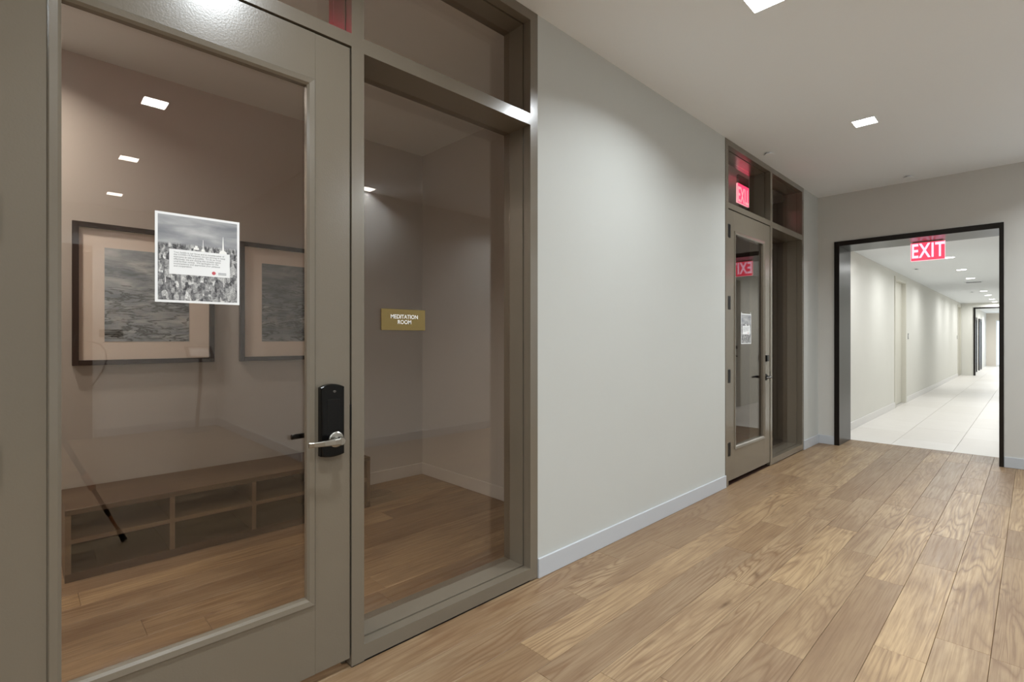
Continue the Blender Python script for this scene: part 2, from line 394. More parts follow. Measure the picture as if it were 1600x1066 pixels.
def baseboard(name, x0, x1, y0, y1, label, mat='base', h=0.108):
    o = boxes(name, [(x0, x1, y0, y1, 0.0005, h)], mat, bevel=0.002, seg=1)
    return struct(o, label)
baseboard('baseboard_left', XL, XL + 0.013, U1 + UW + 0.001, U2 - 0.001, 'pale baseboard under the wall between the glass doors')
baseboard('baseboard_left', XL, XL + 0.013, U2 + UW + 0.001, YE, 'short pale baseboard between second door unit and end wall')
baseboard('baseboard_left', XL, XL + 0.013, YB, U1 - 0.001, 'pale baseboard on the near side of the first door')
baseboard('baseboard_end', XL + 0.013, OX0 - 0.001, YE - 0.013, YE, 'pale baseboard left of the dark framed opening')
baseboard('baseboard_end', OX1 + 0.001, XR, YE - 0.013, YE, 'pale baseboard right of the dark framed opening')
baseboard('baseboard_right', XR - 0.013, XR, YR, YE - 0.013, 'pale baseboard along the right corridor wall')
baseboard('baseboard_opposite', XO - 0.013, XO, 0.69, YR, 'pale baseboard along the opposite lobby wall')
baseboard('baseboard_return', XR + T, XO - 0.013, YR - 0.013, YR, 'pale baseboard along the lobby return wall')
baseboard('baseboard_back', XB, XB + 0.013, -2.2, YS, 'pale baseboard along the back wall of the meditation room', 'base_room')
baseboard('baseboard_side', XB + 0.013, XL - T - 0.06, YS - 0.013, YS, 'pale baseboard along the side wall of the meditation room', 'base_room')

# dark liner of the opening: each leg and the head its own piece
lin = struct(empty('door_3'), 'dark bronze framed opening into the white corridor')
fw = 0.055
boxes('jamb', [(OX0, OX0 + fw, YE - 0.018, YT, 0.0, OZ)], 'bronze_dark', lin, 0.002, 1)
boxes('jamb', [(OX1 - 0.035, OX1, YE - 0.018, YT, 0.0, OZ)], 'bronze_dark', lin, 0.002, 1)
boxes('head', [(OX0 + fw, OX1 - 0.035, YE - 0.018, YT, OZ - 0.058, OZ)], 'bronze_dark', lin, 0.002, 1)

# far corridor shell
D1, D1B, DH = 11.95, 13.05, 2.45
def far_wall(name, y0, y1, label): return struct(boxes(name, [(XF - T, XF, y0, y1, -0.02, ZF)], 'wall_far'), label)
far_wall('wall_corridor_left', YT, D1, 'cream wall of the far corridor before the first doorway')
far_wall('wall_corridor_left', D1B, 23.4, 'long cream wall of the far corridor between its doorways')
struct(boxes('wall_corridor_left', [(XF - T, XF, D1, D1B, DH, ZF), (XF - T, XF, 23.4, YF, DH, ZF)], 'wall_far'), 'cream wall strips above the far corridor doorways')
struct(boxes('wall_corridor_right', [(XFR, XFR + T, YT, 9.05, -0.02, ZF), (XFR, XFR + T, 10.03, YF, -0.02, ZF), (XFR, XFR + T, 9.05, 10.03, DH, ZF)], 'wall_far'), 'cream right wall of the far corridor')
struct(boxes('ceiling', [(XF - T, XFR + T, YT, YF + 0.15, ZF, ZF + 0.1)], 'ceil'), 'white ceiling of the far corridor')
struct(boxes('baseboard_corridor', [(XF, XF + 0.014, YT, D1 - 0.05, 0.0005, 0.11)], 'base_far', bevel=0.002, seg=1), 'white baseboard of the far corridor before its first doorway')
struct(boxes('baseboard_corridor', [(XF, XF + 0.014, D1B + 0.09, 23.32, 0.0005, 0.11)], 'base_far', bevel=0.002, seg=1), 'white baseboard of the far corridor between its doorways')
def far_door(name, y0, y1, label, side=-1, handle=False):
    d = struct(empty(name), label); x = XF if side < 0 else XFR
    s = 1 if side < 0 else -1
    def b(n, a, bb, c, dd, e, f, m): return boxes(n, [(min(x + s * a, x + s * bb), max(x + s * a, x + s * bb), c, dd, e, f)], m, d, 0.002, 1)
    b('casing', -0.10, 0.016, y0 - 0.06, y0 + 0.004, 0.0, DH + 0.06, 'casing')
    b('casing', -0.10, 0.016, y1 - 0.004, y1 + 0.06, 0.0, DH + 0.06, 'casing')
    b('casing', -0.10, 0.016, y0 + 0.004, y1 - 0.004, DH - 0.004, DH + 0.06, 'casing')
    b('leaf', -0.11, -0.06, y0 + 0.004, y1 - 0.004, 0.006, DH - 0.004, 'casing' if side < 0 else 'wall_end')
    return d
far_door('door_4', D1, D1B, 'cream recessed door on the left of the far corridor, nearer one')
far_door('door_5', 23.4, YF - 0.08, 'cream recessed door at the far end of the white corridor')
d6 = far_door('door_6', 9.05, 10.03, 'grey door on the right of the far corridor, seen reflected', 1)
lathe('rosette', [(0.028, 0), (0.028, -0.012), (0.012, -0.014), (0.012, -0.05)], (XFR + 0.06, 9.95, 0.98), 'x', 'black_matte', d6, 16)
tube('lever', [(XFR + 0.015, 9.95, 0.98), (XFR + 0.012, 9.9, 0.98), (XFR + 0.012, 9.83, 0.975)], 0.010, 'black_matte', d6, 8)
boxes('deadbolt', [(XFR + 0.02, XFR + 0.06, 9.92, 9.98, 1.12, 1.18)], 'black_matte', d6, 0.006)

# end of the far corridor: wall with a black framed opening, then a last bright stretch
FX0, FX1, FZ = -1.50, 0.05, 2.44
struct(boxes('wall_far_end', [(XF - T, FX0, YF, YF + 0.15, -0.02, ZF), (FX1, XFR + T, YF, YF + 0.15, -0.02, ZF), (FX0, FX1, YF, YF + 0.15, FZ, ZF)], 'wall_far'), 'cream wall at the end of the far corridor around a black frame')
d7 = struct(empty('door_7'), 'black framed opening at the far end of the white corridor')
boxes('jamb', [(FX0, FX0 + 0.05, YF - 0.02, YF + 0.17, 0, FZ)], 'bronze_dark', d7)
boxes('jamb', [(FX1 - 0.05, FX1, YF - 0.02, YF + 0.17, 0, FZ)], 'bronze_dark', d7)
boxes('head', [(FX0 + 0.05, FX1 - 0.05, YF - 0.02, YF + 0.17, FZ - 0.05, FZ)], 'bronze_dark', d7)
Y2 = YF + 0.15
struct(boxes('wall_far_left', [(-1.72, -1.60, Y2, 34.0, -0.02, 2.55)], 'wall_far'), 'white wall of the last stretch beyond the black frame')
struct(boxes('wall_far_right', [(0.6, 0.72, Y2, 34.0, -0.02, 2.55)], 'wall_far'), 'white right wall of the last stretch beyond the black frame')
struct(boxes('ceiling', [(-1.72, 0.72, Y2, 34.1, 2.55, 2.65)], 'ceil'), 'white ceiling of the last stretch beyond the black frame')
struct(boxes('wall_far_back', [(-1.60, -1.26, 33.6, 33.72, -0.02, 2.55), (-1.26, 0.6, 33.6, 33.72, 2.2, 2.55), (-0.1, 0.6, 33.6, 33.72, -0.02, 2.2)], 'wall_beige'), 'beige wall beside the bright window at the very end')
wn = struct(empty('window_3'), 'bright glazed door at the very end of the corridors')
boxes('glass_pane', [(-1.22, -0.14, 33.65, 33.656, 0.08, 2.16)], 'glass_far', wn)
boxes('window_frame', [(-1.26, -1.22, 33.6, 33.7, 0, 2.2)], 'white', wn); boxes('window_frame', [(-0.14, -0.10, 33.6, 33.7, 0, 2.2)], 'white', wn)
boxes('window_frame', [(-1.22, -0.14, 33.6, 33.7, 2.16, 2.2)], 'white', wn); boxes('window_frame', [(-1.22, -0.14, 33.6, 33.7, 0, 0.08)], 'white', wn)
for nme, y0, lb in (('door_8', 26.0, 'nearer black framed door beyond the far opening'), ('door_9', 28.5, 'farther black framed door beyond the far opening')):
    d = struct(empty(nme), lb)
    boxes('jamb', [(-1.60, -1.56, y0, y0 + 0.22, 0, 2.15)], 'bronze_dark', d); boxes('jamb', [(-1.60, -1.56, y0 + 1.15, y0 + 1.4, 0, 2.15)], 'bronze_dark', d)
    boxes('head', [(-1.60, -1.56, y0 + 0.22, y0 + 1.15, 2.05, 2.15)], 'bronze_dark', d); boxes('leaf', [(-1.60, -1.585, y0 + 0.22, y0 + 1.15, 0.005, 2.05)], 'switch_dark', d)

# ---------------------------------------------------------------- the two glazed door units
XG = XL - 0.160                      # plane of the sidelight and transom panes
Z_DOOR, ZB0, ZB1, ZH = 2.482, 2.476, 2.537, 3.045
def member_v(name, y0, y1, z0, z1, par, lip0, lip1):
    # upright frame member: front face, recessed groove, inner stop (lip0/lip1 widen the stop on either side)
    boxes(name, [(XL - 0.045, XL + 0.004, y0, y1, z0, z1), (XL - 0.056, XL - 0.045, y0 + (0.008 if lip0 else 0), y1 - (0.008 if lip1 else 0), z0, z1),
                 (XL - 0.205, XL - 0.056, y0, y1, z0, z1)], 'bronze', par)
def member_h(name, y0, y1, z0, z1, par, up=True):
    g = 0.010
    boxes(name, [(XL - 0.045, XL + 0.004, y0, y1, z0, z1), (XL - 0.056, XL - 0.045, y0, y1, z0 + (0 if up else g), z1 - (g if up else 0)),
                 (XL - 0.205, XL - 0.056, y0, y1, z0, z1)], 'bronze', par)
def unit(U, n_win, n_door, wlabel, dlabel):
    wd = struct(empty('window_%d' % n_win), wlabel)
    j0, lf0, lf1, m0, m1, j1 = U + 0.062, U + 0.066, U + 1.091, U + 1.096, U + 1.150, U + UW - 0.058
    member_v('jamb', U + 0.001, j0, 0.0, ZC - 0.002, wd, False, True)
    member_v('mullion', m0, m1, 0.006, ZH, wd, True, True)
    member_v('jamb', j1, U + UW - 0.001, 0.006, ZC - 0.002, wd, True, False)
    member_h('head', j0, j1, ZH, ZC - 0.002, wd, False)
    member_h('transom_bar', j0, m0, Z_DOOR + 0.004, ZB1, wd)
    member_h('transom_bar', m1, j1, ZB0, ZB1, wd)
    member_h('sill', m1, j1, 0.010, 0.072, wd)
    boxes('shadow_gap', [(XL - 0.20, XL - 0.002, m0 + 0.003, j1, 0.0, 0.010)], 'black_matte', wd)
    # stop the leaf closes against
    boxes('door_stop', [(XL - 0.10, XL - 0.052, j0 - 0.001, j0 + 0.018, 0, Z_DOOR), (XL - 0.10, XL - 0.052, m0 - 0.018, m0 + 0.001, 0, Z_DOOR), (XL - 0.10, XL - 0.052, j0 + 0.018, m0 - 0.018, Z_DOOR - 0.016, Z_DOOR + 0.004)], 'bronze', wd)
    for nm_, a, b, c, d in (('glass_pane', m1, j1, 0.072, ZB0), ('glass_pane', j0, m0, ZB1, ZH), ('glass_pane', m1, j1, ZB1, ZH)):
        boxes(nm_, [(XG - 0.003, XG + 0.003, a + 0.0005, b - 0.0005, c + 0.0005, d - 0.0005)], 'glass', wd)
    # door leaf
    dr = struct(empty('door_%d' % n_door), dlabel)
    xf, xb = XL - 0.001, XL - 0.047
    gy0, gy1, gz0, gz1 = lf0 + 0.134, lf1 - 0.141, 0.305, 2.303       # opening with beads
    boxes('stile', [(xb, xf, lf0, gy0, 0.040, Z_DOOR - 0.003)], 'bronze', dr, 0.0012, 1)
    boxes('stile', [(xb, xf, gy1, lf1, 0.040, Z_DOOR - 0.003)], 'bronze', dr, 0.0012, 1)
    boxes('rail', [(xb, xf, gy0, gy1, gz1, Z_DOOR - 0.003)], 'bronze', dr, 0.0005, 1)
    boxes('rail', [(xb, xf, gy0, gy1, 0.040, gz0)], 'bronze', dr, 0.0005, 1)
    bw = 0.030
    def bead(pa, pb, inward):
        # mitred sloping bead: outer edge proud of the leaf, inner edge falling back to the glass
        bm = bmesh.new(); (ya, za), (yb, zb) = pa, pb
        iy, iz = inward
        tl = Vector((0, yb - ya, zb - za)).normalized()
        vs = []
        for (y, z, sgn) in ((ya, za, 1), (yb, zb, -1)):
            o = Vector((0, y, z)); inn = Vector((0, iy, iz)); mit = inn + tl * sgn
            pr = [(xf + 0.0005, 0.0), (xf + 0.0075, 0.004), (xf + 0.0045, 0.022), (xf - 0.003, bw), (xf - 0.026, bw), (xf - 0.026, 0.0)]
            vs.append([bm.verts.new(o + mit * q + Vector((px, 0, 0))) for px, q in pr])
        n = len(vs[0])
        for k in range(n): bm.faces.new((vs[0][k], vs[0][(k + 1) % n], vs[1][(k + 1) % n], vs[1][k]))
        bm.faces.new(vs[0]); bm.faces.new(vs[1])
        return finish('glazing_bead', bm, 'bronze', dr)
    bead((gy0, gz0), (gy1, gz0), (0, 1)); bead((gy0, gz1), (gy1, gz1), (0, -1))
    bead((gy0, gz0), (gy0, gz1), (1, 0)); bead((gy1, gz0), (gy1, gz1), (-1, 0))
    gx = XL - 0.026
    boxes('glass_pane', [(gx - 0.003, gx + 0.003, gy0 + 0.002, gy1 - 0.002, gz0 + 0.002, gz1 - 0.002)], 'glass', dr)
    for z in (0.325, 0.982, 1.640, 2.285):
        hg = boxes('hinge', [(XL - 0.02, XL + 0.006, lf0 - 0.016, lf0 + 0.040, z - 0.06, z + 0.06)], 'black_matte', dr, 0.003)
    return dr, dict(lf0=lf0, lf1=lf1, m0=m0, m1=m1, j1=j1, gy0=gy0, gy1=gy1, gx=gx, xf=xf)
door1, g1 = unit(U1, 1, 1, 'bronze frame with sidelight and transom panes, nearest', 'large bronze glass door of the meditation room, nearest')
door2, g2 = unit(U2, 2, 2, 'bronze frame with dark sidelight and red lit transom, farther', 'bronze glass door with black hinges beside the pale wall, farther')

# door 1 lock: tall black reader with rounded face, satin lever, black inside lever
def rounded_plate(name, y0, y1, z0, z1, x0, d, mat, par, r=0.016, crown=0.012, dome=0.006):
    bm = bmesh.new(); out = []
    prof = []
    ny = 10
    for k in range(ny + 1):                          # bottom edge left->right (bowed), then top edge right->left
        t = k / ny; prof.append((y0 + (y1 - y0) * t, z0 + crown * 0.6 * (2 * t - 1) ** 2))
    for k in range(ny + 1):
        t = 1 - k / ny; prof.append((y0 + (y1 - y0) * t, z1 - crown * (2 * t - 1) ** 2))
    cy, cz = (y0 + y1) / 2, (z0 + z1) / 2
    lay = [(x0, 1.0), (x0 + d * 0.75, 1.0), (x0 + d * 0.95, 0.955), (x0 + d, 0.88)]
    rings = [[bm.verts.new((x, cy + (y - cy) * s, cz + (z - cz) * (1 - (1 - s) * 0.35))) for y, z in prof] for x, s in lay]
    n = len(prof)
    for a, b in zip(rings, rings[1:]):
        for k in range(n): bm.faces.new((a[k], a[(k + 1) % n], b[(k + 1) % n], b[k]))
    bm.faces.new(rings[0]); bm.faces.new(rings[-1])
    return finish(name, bm, mat, par)
xf = g1['xf']
lock = rounded_plate('lock_reader', 0.812, 0.905, 0.862, 1.143, xf, 0.030, 'black', door1)
xs_ = xf + 0.030
boxes('reader_window', [(xs_ - 0.001, xs_ + 0.0015, 0.836, 0.884, 0.965, 1.085)], 'black_matte', lock, 0.001, 1)
for i, rr in enumerate((0.0035, 0.0065, 0.0095)):
    tube('wireless_symbol', [(xs_ + 0.0008, 0.863 + rr * math.cos(a), 1.108 + rr * math.sin(a)) for a in [R(45 + 90 * q / 6) for q in range(7)]], 0.0009, 'stand', lock, 6)
lathe('rosette', [(0.030, 0), (0.030, 0.007), (0.026, 0.010), (0.013, 0.012), (0.013, 0.045)], (xs_, 0.868, 0.930), 'x', 'chrome', lock, 32)
bm = bmesh.new()
path = [(0.872, 0.045, 0.014), (0.862, 0.052, 0.013), (0.840, 0.055, 0.0115), (0.800, 0.054, 0.010), (0.762, 0.050, 0.009), (0.745, 0.046, 0.0095)]
rings = []
for y, dx, hh in path:
    x = xs_ + dx; rings.append([bm.verts.new((x + a * 0.006, y, 0.930 + b * hh)) for a, b in ((-1, -0.7), (-0.6, -1), (0.6, -1), (1, -0.7), (1, 0.7), (0.6, 1), (-0.6, 1), (-1, 0.7))])
for a, b in zip(rings, rings[1:]):
    for k in range(8): bm.faces.new((a[k], a[(k + 1) % 8], b[(k + 1) % 8], b[k]))
bm.faces.new(rings[0]); bm.faces.new(rings[-1])
finish('lever', bm, 'chrome', lock)
lathe('lever_hub', [(0.015, 0.036), (0.0165, 0.040), (0.0165, 0.052), (0.013, 0.057)], (xs_, 0.868, 0.930), 'x', 'chrome', lock, 24)
il = boxes('inside_lock_plate', [(XL - 0.075, XL - 0.047, 0.82, 0.90, 0.86, 1.12)], 'black', door1, 0.006)
tube('inside_lever', [(XL - 0.075, 0.868, 0.93), (XL - 0.112, 0.866, 0.93), (XL - 0.122, 0.85, 0.93), (XL - 0.122, 0.80, 0.932), (XL - 0.118, 0.757, 0.932)], [0.010, 0.010, 0.010, 0.0105, 0.0105], 'black', il, 10)
boxes('latch_plate', [(xf - 0.012, xf + 0.0035, g1['lf1'] - 0.0005, g1['lf1'] + 0.009, 0.955, 1.055)], 'black_matte', door1)

# door 2 hardware: small black reader and dark lever
xf = g2['xf']
rd = boxes('deadbolt_reader', [(xf, xf + 0.022, 5.425, 5.485, 1.085, 1.150)], 'black', door2, 0.006)
lathe('rosette', [(0.032, 0), (0.032, 0.008), (0.014, 0.011), (0.014, 0.045)], (xf, 5.452, 0.925), 'x', 'black_matte', door2, 24)
tube('lever', [(xf + 0.045, 5.458, 0.925), (xf + 0.05, 5.43, 0.926), (xf + 0.05, 5.38, 0.927), (xf + 0.046, 5.345, 0.926)], [0.013, 0.011, 0.009, 0.009], 'stand', door2, 10)
tube('inside_lever', [(XL - 0.05, 5.45, 0.925), (XL - 0.10, 5.45, 0.925), (XL - 0.105, 5.42, 0.925), (XL - 0.10, 5.385, 0.925)], 0.011, 'black', door2, 10)
boxes('latch_plate', [(xf - 0.012, xf + 0.0035, g2['lf1'] - 0.0005, g2['lf1'] + 0.009, 0.88, 0.98)], 'black_matte', door2)

# ---------------------------------------------------------------- notices, plaques
TXT = ('Your health is our focus and in consideration of\nthe COVID-19 Pandemic we are striving to keep\neveryone as safe as possible.  To do so most\n'
       'effectively, we are closing this amenity space\nuntil further notice.  We apologize for the\ninconvenience and appreciate your patience\nand cooperation.')
def notice(y0, y1, z0, z1, x, label):
    t = thing('notice_sheet', label, 'notice', group='closure notices on the glass doors')
    W, Hh = y1 - y0, z1 - z0
    boxes('sheet', [(x, x + 0.0008, y0, y1, z0, z1)], 'white', t)
    b = 0.0075
    p = boxes('city_photo', [(x + 0.0008, x + 0.0010, y0 + b, y1 - b, z0 + b, z1 - b)], 'city', t); uv_quad_front(p, 1, 2)
    xp = x + 0.0010
    def sp(yf, zb, zt, wd):                          # spire
        bm = bmesh.new(); yc = y0 + W * yf
        pr = [(-wd, zb), (wd, zb), (wd * 0.8, zb + (zt - zb) * 0.16), (wd * 0.22, zb + (zt - zb) * 0.24), (0.0004, zt), (-0.0004, zt), (-wd * 0.22, zb + (zt - zb) * 0.24), (-wd * 0.8, zb + (zt - zb) * 0.16)]
        fr = [bm.verts.new((xp + 0.0002, yc + a, c)) for a, c in pr]; bk = [bm.verts.new((xp - 0.0001, yc + a, c)) for a, c in pr]
        bm.faces.new(fr); bm.faces.new(bk[::-1])
        for k in range(len(pr)): bm.faces.new((fr[k], fr[(k + 1) % len(pr)], bk[(k + 1) % len(pr)], bk[k]))
        return finish('spire', bm, 'letter', p)
    zs = z0 + Hh * 0.60
    sp(0.545, zs, z0 + Hh * 0.735, 0.0055); sp(0.79, zs - 0.004, z0 + Hh * 0.80, 0.013)
    boxes('rooftop', [(xp - 0.0001, xp + 0.0002, y0 + W * 0.435, y0 + W * 0.495, zs + 0.004, zs + 0.011), (xp - 0.0001, xp + 0.0002, y0 + W * 0.45, y0 + W * 0.48, zs + 0.011, zs + 0.017)], 'letter', p)
    ty0, ty1, tz0, tz1 = y0 + W * 0.155, y0 + W * 0.875, z0 + Hh * 0.318, z0 + Hh * 0.598
    bx = boxes('text_box', [(xp, xp + 0.0005, ty0, ty1, tz0, tz1)], 'white', t)
    text_mesh('message', TXT, 0.0075, 'ink', bx, (xp + 0.0007, ty0 + 0.012, tz1 - 0.0315), ROT_PX, 0.0001, 0.0001, 'LEFT', 1.0, 1.0, 0.98)
    lg = lathe('logo', [(0.006, 0), (0.006, 0.0003), (0.0012, 0.0004)], (xp + 0.0005, y0 + W * 0.675, tz0 + 0.012), 'x', 'logo_red', bx, 8)
    boxes('logo_lines', [(xp + 0.0005, xp + 0.0007, y0 + W * 0.73, y0 + W * 0.83, tz0 + 0.012, tz0 + 0.0145), (xp + 0.0005, xp + 0.0007, y0 + W * 0.73, y0 + W * 0.83, tz0 + 0.0075, tz0 + 0.010)], 'ink', bx)
    return t
gx = g1['gx'] + 0.0032
notice(0.300, 0.543, 1.434, 1.721, gx, 'black and white city notice taped to the nearest glass door')
n2 = notice(4.875, 5.118, 1.268, 1.556, gx, 'small city notice on the farther glass door beside black hinges')
for yy in (4.885, 5.105): boxes('tape_tab', [(gx, gx + 0.001, yy, yy + 0.006, 1.552, 1.572)], 'white', n2)

pl = thing('room_sign', 'brass plaque lettered meditation room on the sidelight glass', 'sign')
px = XG + 0.0032
boxes('plaque', [(px, px + 0.004, 1.166, 1.404, 1.356, 1.455)], 'brass', pl, 0.001, 1)
text_mesh('lettering', 'MEDITATION\nROOM', 0.0262, 'letter', pl, (px + 0.0045, 1.288, 1.4065), ROT_PX, 0.0004, 0.0003, 'CENTER', 0.95, 1.0, 0.95)
pq = tag(boxes('door_plaque', [(XO - 0.006, XO, 0.74, 1.0, 1.335, 1.445)], 'brass', bevel=0.001, seg=1), 'brass plaque beside the brown lobby door, seen reflected', 'sign')

# ---------------------------------------------------------------- exit signs (edge lit panels)
def exit_sign(name, label, axis, a0, a1, z0, z1, q, pm, ztop, flip=False, letters=True):
    t = thing(name, label, 'exit sign')
    th = 0.007
    def b(n, u0, u1, w0, w1, d0, d1, m, par):
        return boxes(n, [(u0, u1, q + d0, q + d1, w0, w1)] if axis == 'x' else [(q + d0, q + d1, u0, u1, w0, w1)], m, par, 0.0)
    pn = b('panel', a0 + 0.004, a1 - 0.004, z0 + 0.004, z1, -th, th, pm, t)
    b('panel_edge', a0, a0 + 0.004, z0 + 0.004, z1, -th, th, 'exit_edge', pn); b('panel_edge', a1 - 0.004, a1, z0 + 0.004, z1, -th, th, 'exit_edge', pn); b('panel_edge', a0, a1, z0, z0 + 0.004, -th, th, 'exit_edge', pn)
    b('mount', a0 + 0.02, a1 - 0.02, z1, ztop, -0.012, 0.012, 'chrome', t)
    if letters:
        cz = (z0 + z1) / 2; ca = (a0 + a1) / 2; sz = (z1 - z0) * 1.10
        if axis == 'x': text_mesh('lettering', 'EXIT', sz, 'exit_letter', pn, (ca, q - th - 0.0008, cz + 0.002), ROT_NY, 0.0008, 0.0042, 'CENTER', 0.60, 1.08)
        else:
            rot = Matrix(((0, 0, 1), (-1, 0, 0), (0, 1, 0))).to_quaternion() if flip else ROT_PX
            text_mesh('lettering', 'EXIT', sz, 'exit_edge', pn, (q + th + 0.0008, ca, cz), rot, 0.0008, 0.0035, 'CENTER', 0.60, 1.08)
    return t
exit_sign('exit_sign', 'glowing red exit sign hanging in the dark framed opening', 'x', -1.018, -0.705, 2.235, 2.447, 7.60, 'exit_panel', OZ - 0.058)
exit_sign('exit_sign', 'red exit sign seen through the transom of the farther door', 'y', 5.555, 5.87, 2.795, 3.005, -2.235, 'exit_room', ZC, True)
exit_sign('exit_sign', 'red exit sign inside the meditation room above the door', 'y', 0.40, 0.715, 2.87, 3.08, -2.75, 'exit_room', ZC, True)

# ---------------------------------------------------------------- ceiling lights
def square_light(x, y, label, watts=LOBBY_W, s=0.15, warm=(0.90, 0.965, 1.0)):
    t = thing('ceiling_light', label, 'ceiling light', group='square recessed ceiling lights')
    h = s / 2; tr = 0.010
    boxes('trim', [(x - h - tr, x + h + tr, y - h - tr, y - h, ZC - 0.004, ZC - 0.0005), (x - h - tr, x + h + tr, y + h, y + h + tr, ZC - 0.004, ZC - 0.0005),
                   (x - h - tr, x - h, y - h, y + h, ZC - 0.004, ZC - 0.0005), (x + h, x + h + tr, y - h, y + h, ZC - 0.004, ZC - 0.0005)], 'ceil', t)
    boxes('diffuser', [(x - h, x + h, y - h, y + h, ZC - 0.003, ZC - 0.0005)], 'lamp', t)
    ld = bpy.data.lights.new('downlight', 'AREA'); ld.shape = 'SQUARE'; ld.size = s; ld.energy = watts; ld.color = warm; ld.spread = R(142)
    lo = bpy.data.objects.new('downlight', ld); link(lo, t); lo.location = (x, y, ZC - 0.008)
    return t
square_light(-0.985, 2.80, 'square ceiling light cut by the top edge, nearest in the corridor')
square_light(-0.965, 4.97, 'square ceiling light near the middle of the corridor ceiling')
square_light(-0.98, 0.68, 'square ceiling light above the first glass door')
square_light(0.76, 0.72, 'square lobby ceiling light, largest of three reflected in the door')
square_light(2.38, 0.76, 'square lobby ceiling light, middle of three reflected in the door')
square_light(4.02, 0.82, 'square lobby ceiling light, smallest of three reflected in the door')
square_light(1.40, 2.95, 'square ceiling light reflected in the sidelight pane')
square_light(0.76, 5.0, 'added unseen fill light by the right corridor wall')  # added lamp, out of view: more bounce for the corridor ceiling
square_light(0.76, 6.5, 'added unseen fill light by the right corridor wall, nearest the end wall')  # also added, unseen, to lift the ceiling by bounce
for (x, y, wh) in ((-0.98, -1.5, 'nearest the glass wall'), (0.76, -1.5, 'second from the glass wall'), (2.38, -1.5, 'third from the glass wall'), (4.02, -1.5, 'nearest the opposite wall')): square_light(x, y, 'square lobby ceiling light behind the viewpoint, ' + wh)
# added lamps, out of view, to brighten the meditation room and its pictures
square_light(-3.72, -0.25, 'added unseen fill light inside the meditation room, near its back wall', ROOM_W, 0.12, (1.0, 0.89, 0.78))
square_light(-3.1, -1.2, 'added unseen fill light inside the meditation room, left of the bench', ROOM_W, 0.12, (1.0, 0.89, 0.78))
def round_light(x, y, z, label, watts=FAR_W):
    t = thing('downlight', label, 'ceiling light', group='round downlights of the far corridor')
    lathe('trim', [(0.085, z - 0.0005), (0.085, z - 0.004), (0.072, z - 0.006), (0.072, z - 0.0005)], (x, y, 0), 'z', 'ceil', t, 24)
    lathe('diffuser', [(0.072, z - 0.0008), (0.072, z - 0.0065), (0.068, z - 0.008)], (x, y, 0), 'z', 'lamp_far', t, 24)
    ld = bpy.data.lights.new('lamp', 'AREA'); ld.shape = 'DISK'; ld.size = 0.14; ld.energy = watts; ld.color = (0.97, 0.98, 0.97); ld.spread = R(170)
    lo = bpy.data.objects.new('lamp', ld); link(lo, t); lo.location = (x, y, z - 0.012)
    return t
for i, (y, wd) in enumerate(zip((8.45, 10.47, 12.5, 14.4, 18.5, 20.35, 22.45, 24.1), ('hidden above', 'nearest', 'second', 'third', 'fourth', 'fifth', 'sixth', 'last'))):
    round_light(-0.93, y, ZF, 'round downlight %s' % ('just inside the opening above the exit sign' if i == 0 else '%s in the row along the far corridor' % wd))
for y, wh in ((26.5, 'nearest'), (29.0, 'middle'), (31.5, 'farthest')): round_light(-0.6, y, 2.55, '%s round downlight beyond the black framed far opening' % wh, FAR_W * 2.2)

# sprinkler covers, vent, switches
def cover(x, y, z, label, r=0.042, mat='ceil'):
    return tag(lathe('sprinkler_cover', [(r * 0.5, z - 0.0005), (r * 0.5, z - 0.016), (r, z - 0.016), (r, z - 0.020), (r * 0.9, z - 0.021)], (x, y, 0), 'z', mat, None, 28), label, 'sprinkler cover')
cover(-1.763, 5.143, ZC, 'round white sprinkler cover on ceiling above the farther door')
cover(-0.954, 6.98, ZC, 'round white sprinkler cover on ceiling before the end wall')
cover(-1.50, 11.8, ZF, 'small white sprinkler cover on the near far-corridor ceiling')
cover(-1.18, 18.7, ZF, 'small white sprinkler cover deep in the far corridor')
vt = thing('air_vent', 'small dark slotted air vent between far corridor downlights', 'vent')
boxes('vent_frame', [(-1.10, -0.78, 15.25, 15.28, ZF - 0.012, ZF), (-1.10, -0.78, 15.52, 15.55, ZF - 0.012, ZF), (-1.10, -1.07, 15.28, 15.52, ZF - 0.012, ZF), (-0.81, -0.78, 15.28, 15.52, ZF - 0.012, ZF)], 'ceil', vt)
boxes('vent_slot', [(-1.07, -0.81, 15.28, 15.52, ZF - 0.004, ZF - 0.0005)], 'vent_dark', vt)
def switch(x, y, z, label, s=0.012, m='switch'):
    t = thing('light_switch', label, 'switch')
    boxes('plate', [(x, x + 0.007, y - 0.038, y + 0.038, z - 0.06, z + 0.06)], m, t, 0.002, 1)
    boxes('rocker', [(x + 0.007, x + 0.011, y - 0.017, y + 0.017, z - 0.034, z + 0.034)], 'switch', t, 0.001, 1)
sw = thing('light_switch', 'white light switch on the lobby return wall, seen reflected', 'switch')
boxes('plate', [(4.19, 4.27, YR - 0.007, YR, 1.38, 1.50)], 'switch', sw, 0.002, 1); boxes('rocker', [(4.213, 4.247, YR - 0.011, YR - 0.007, 1.406, 1.474)], 'switch', sw, 0.001, 1)
switch(XF, 13.40, 1.37, 'grey switch plate right of the nearer cream doorway', m='switch_dark')
switch(XF, 23.2, 1.37, 'tiny switch plate before the farther cream doorway', m='switch_dark')

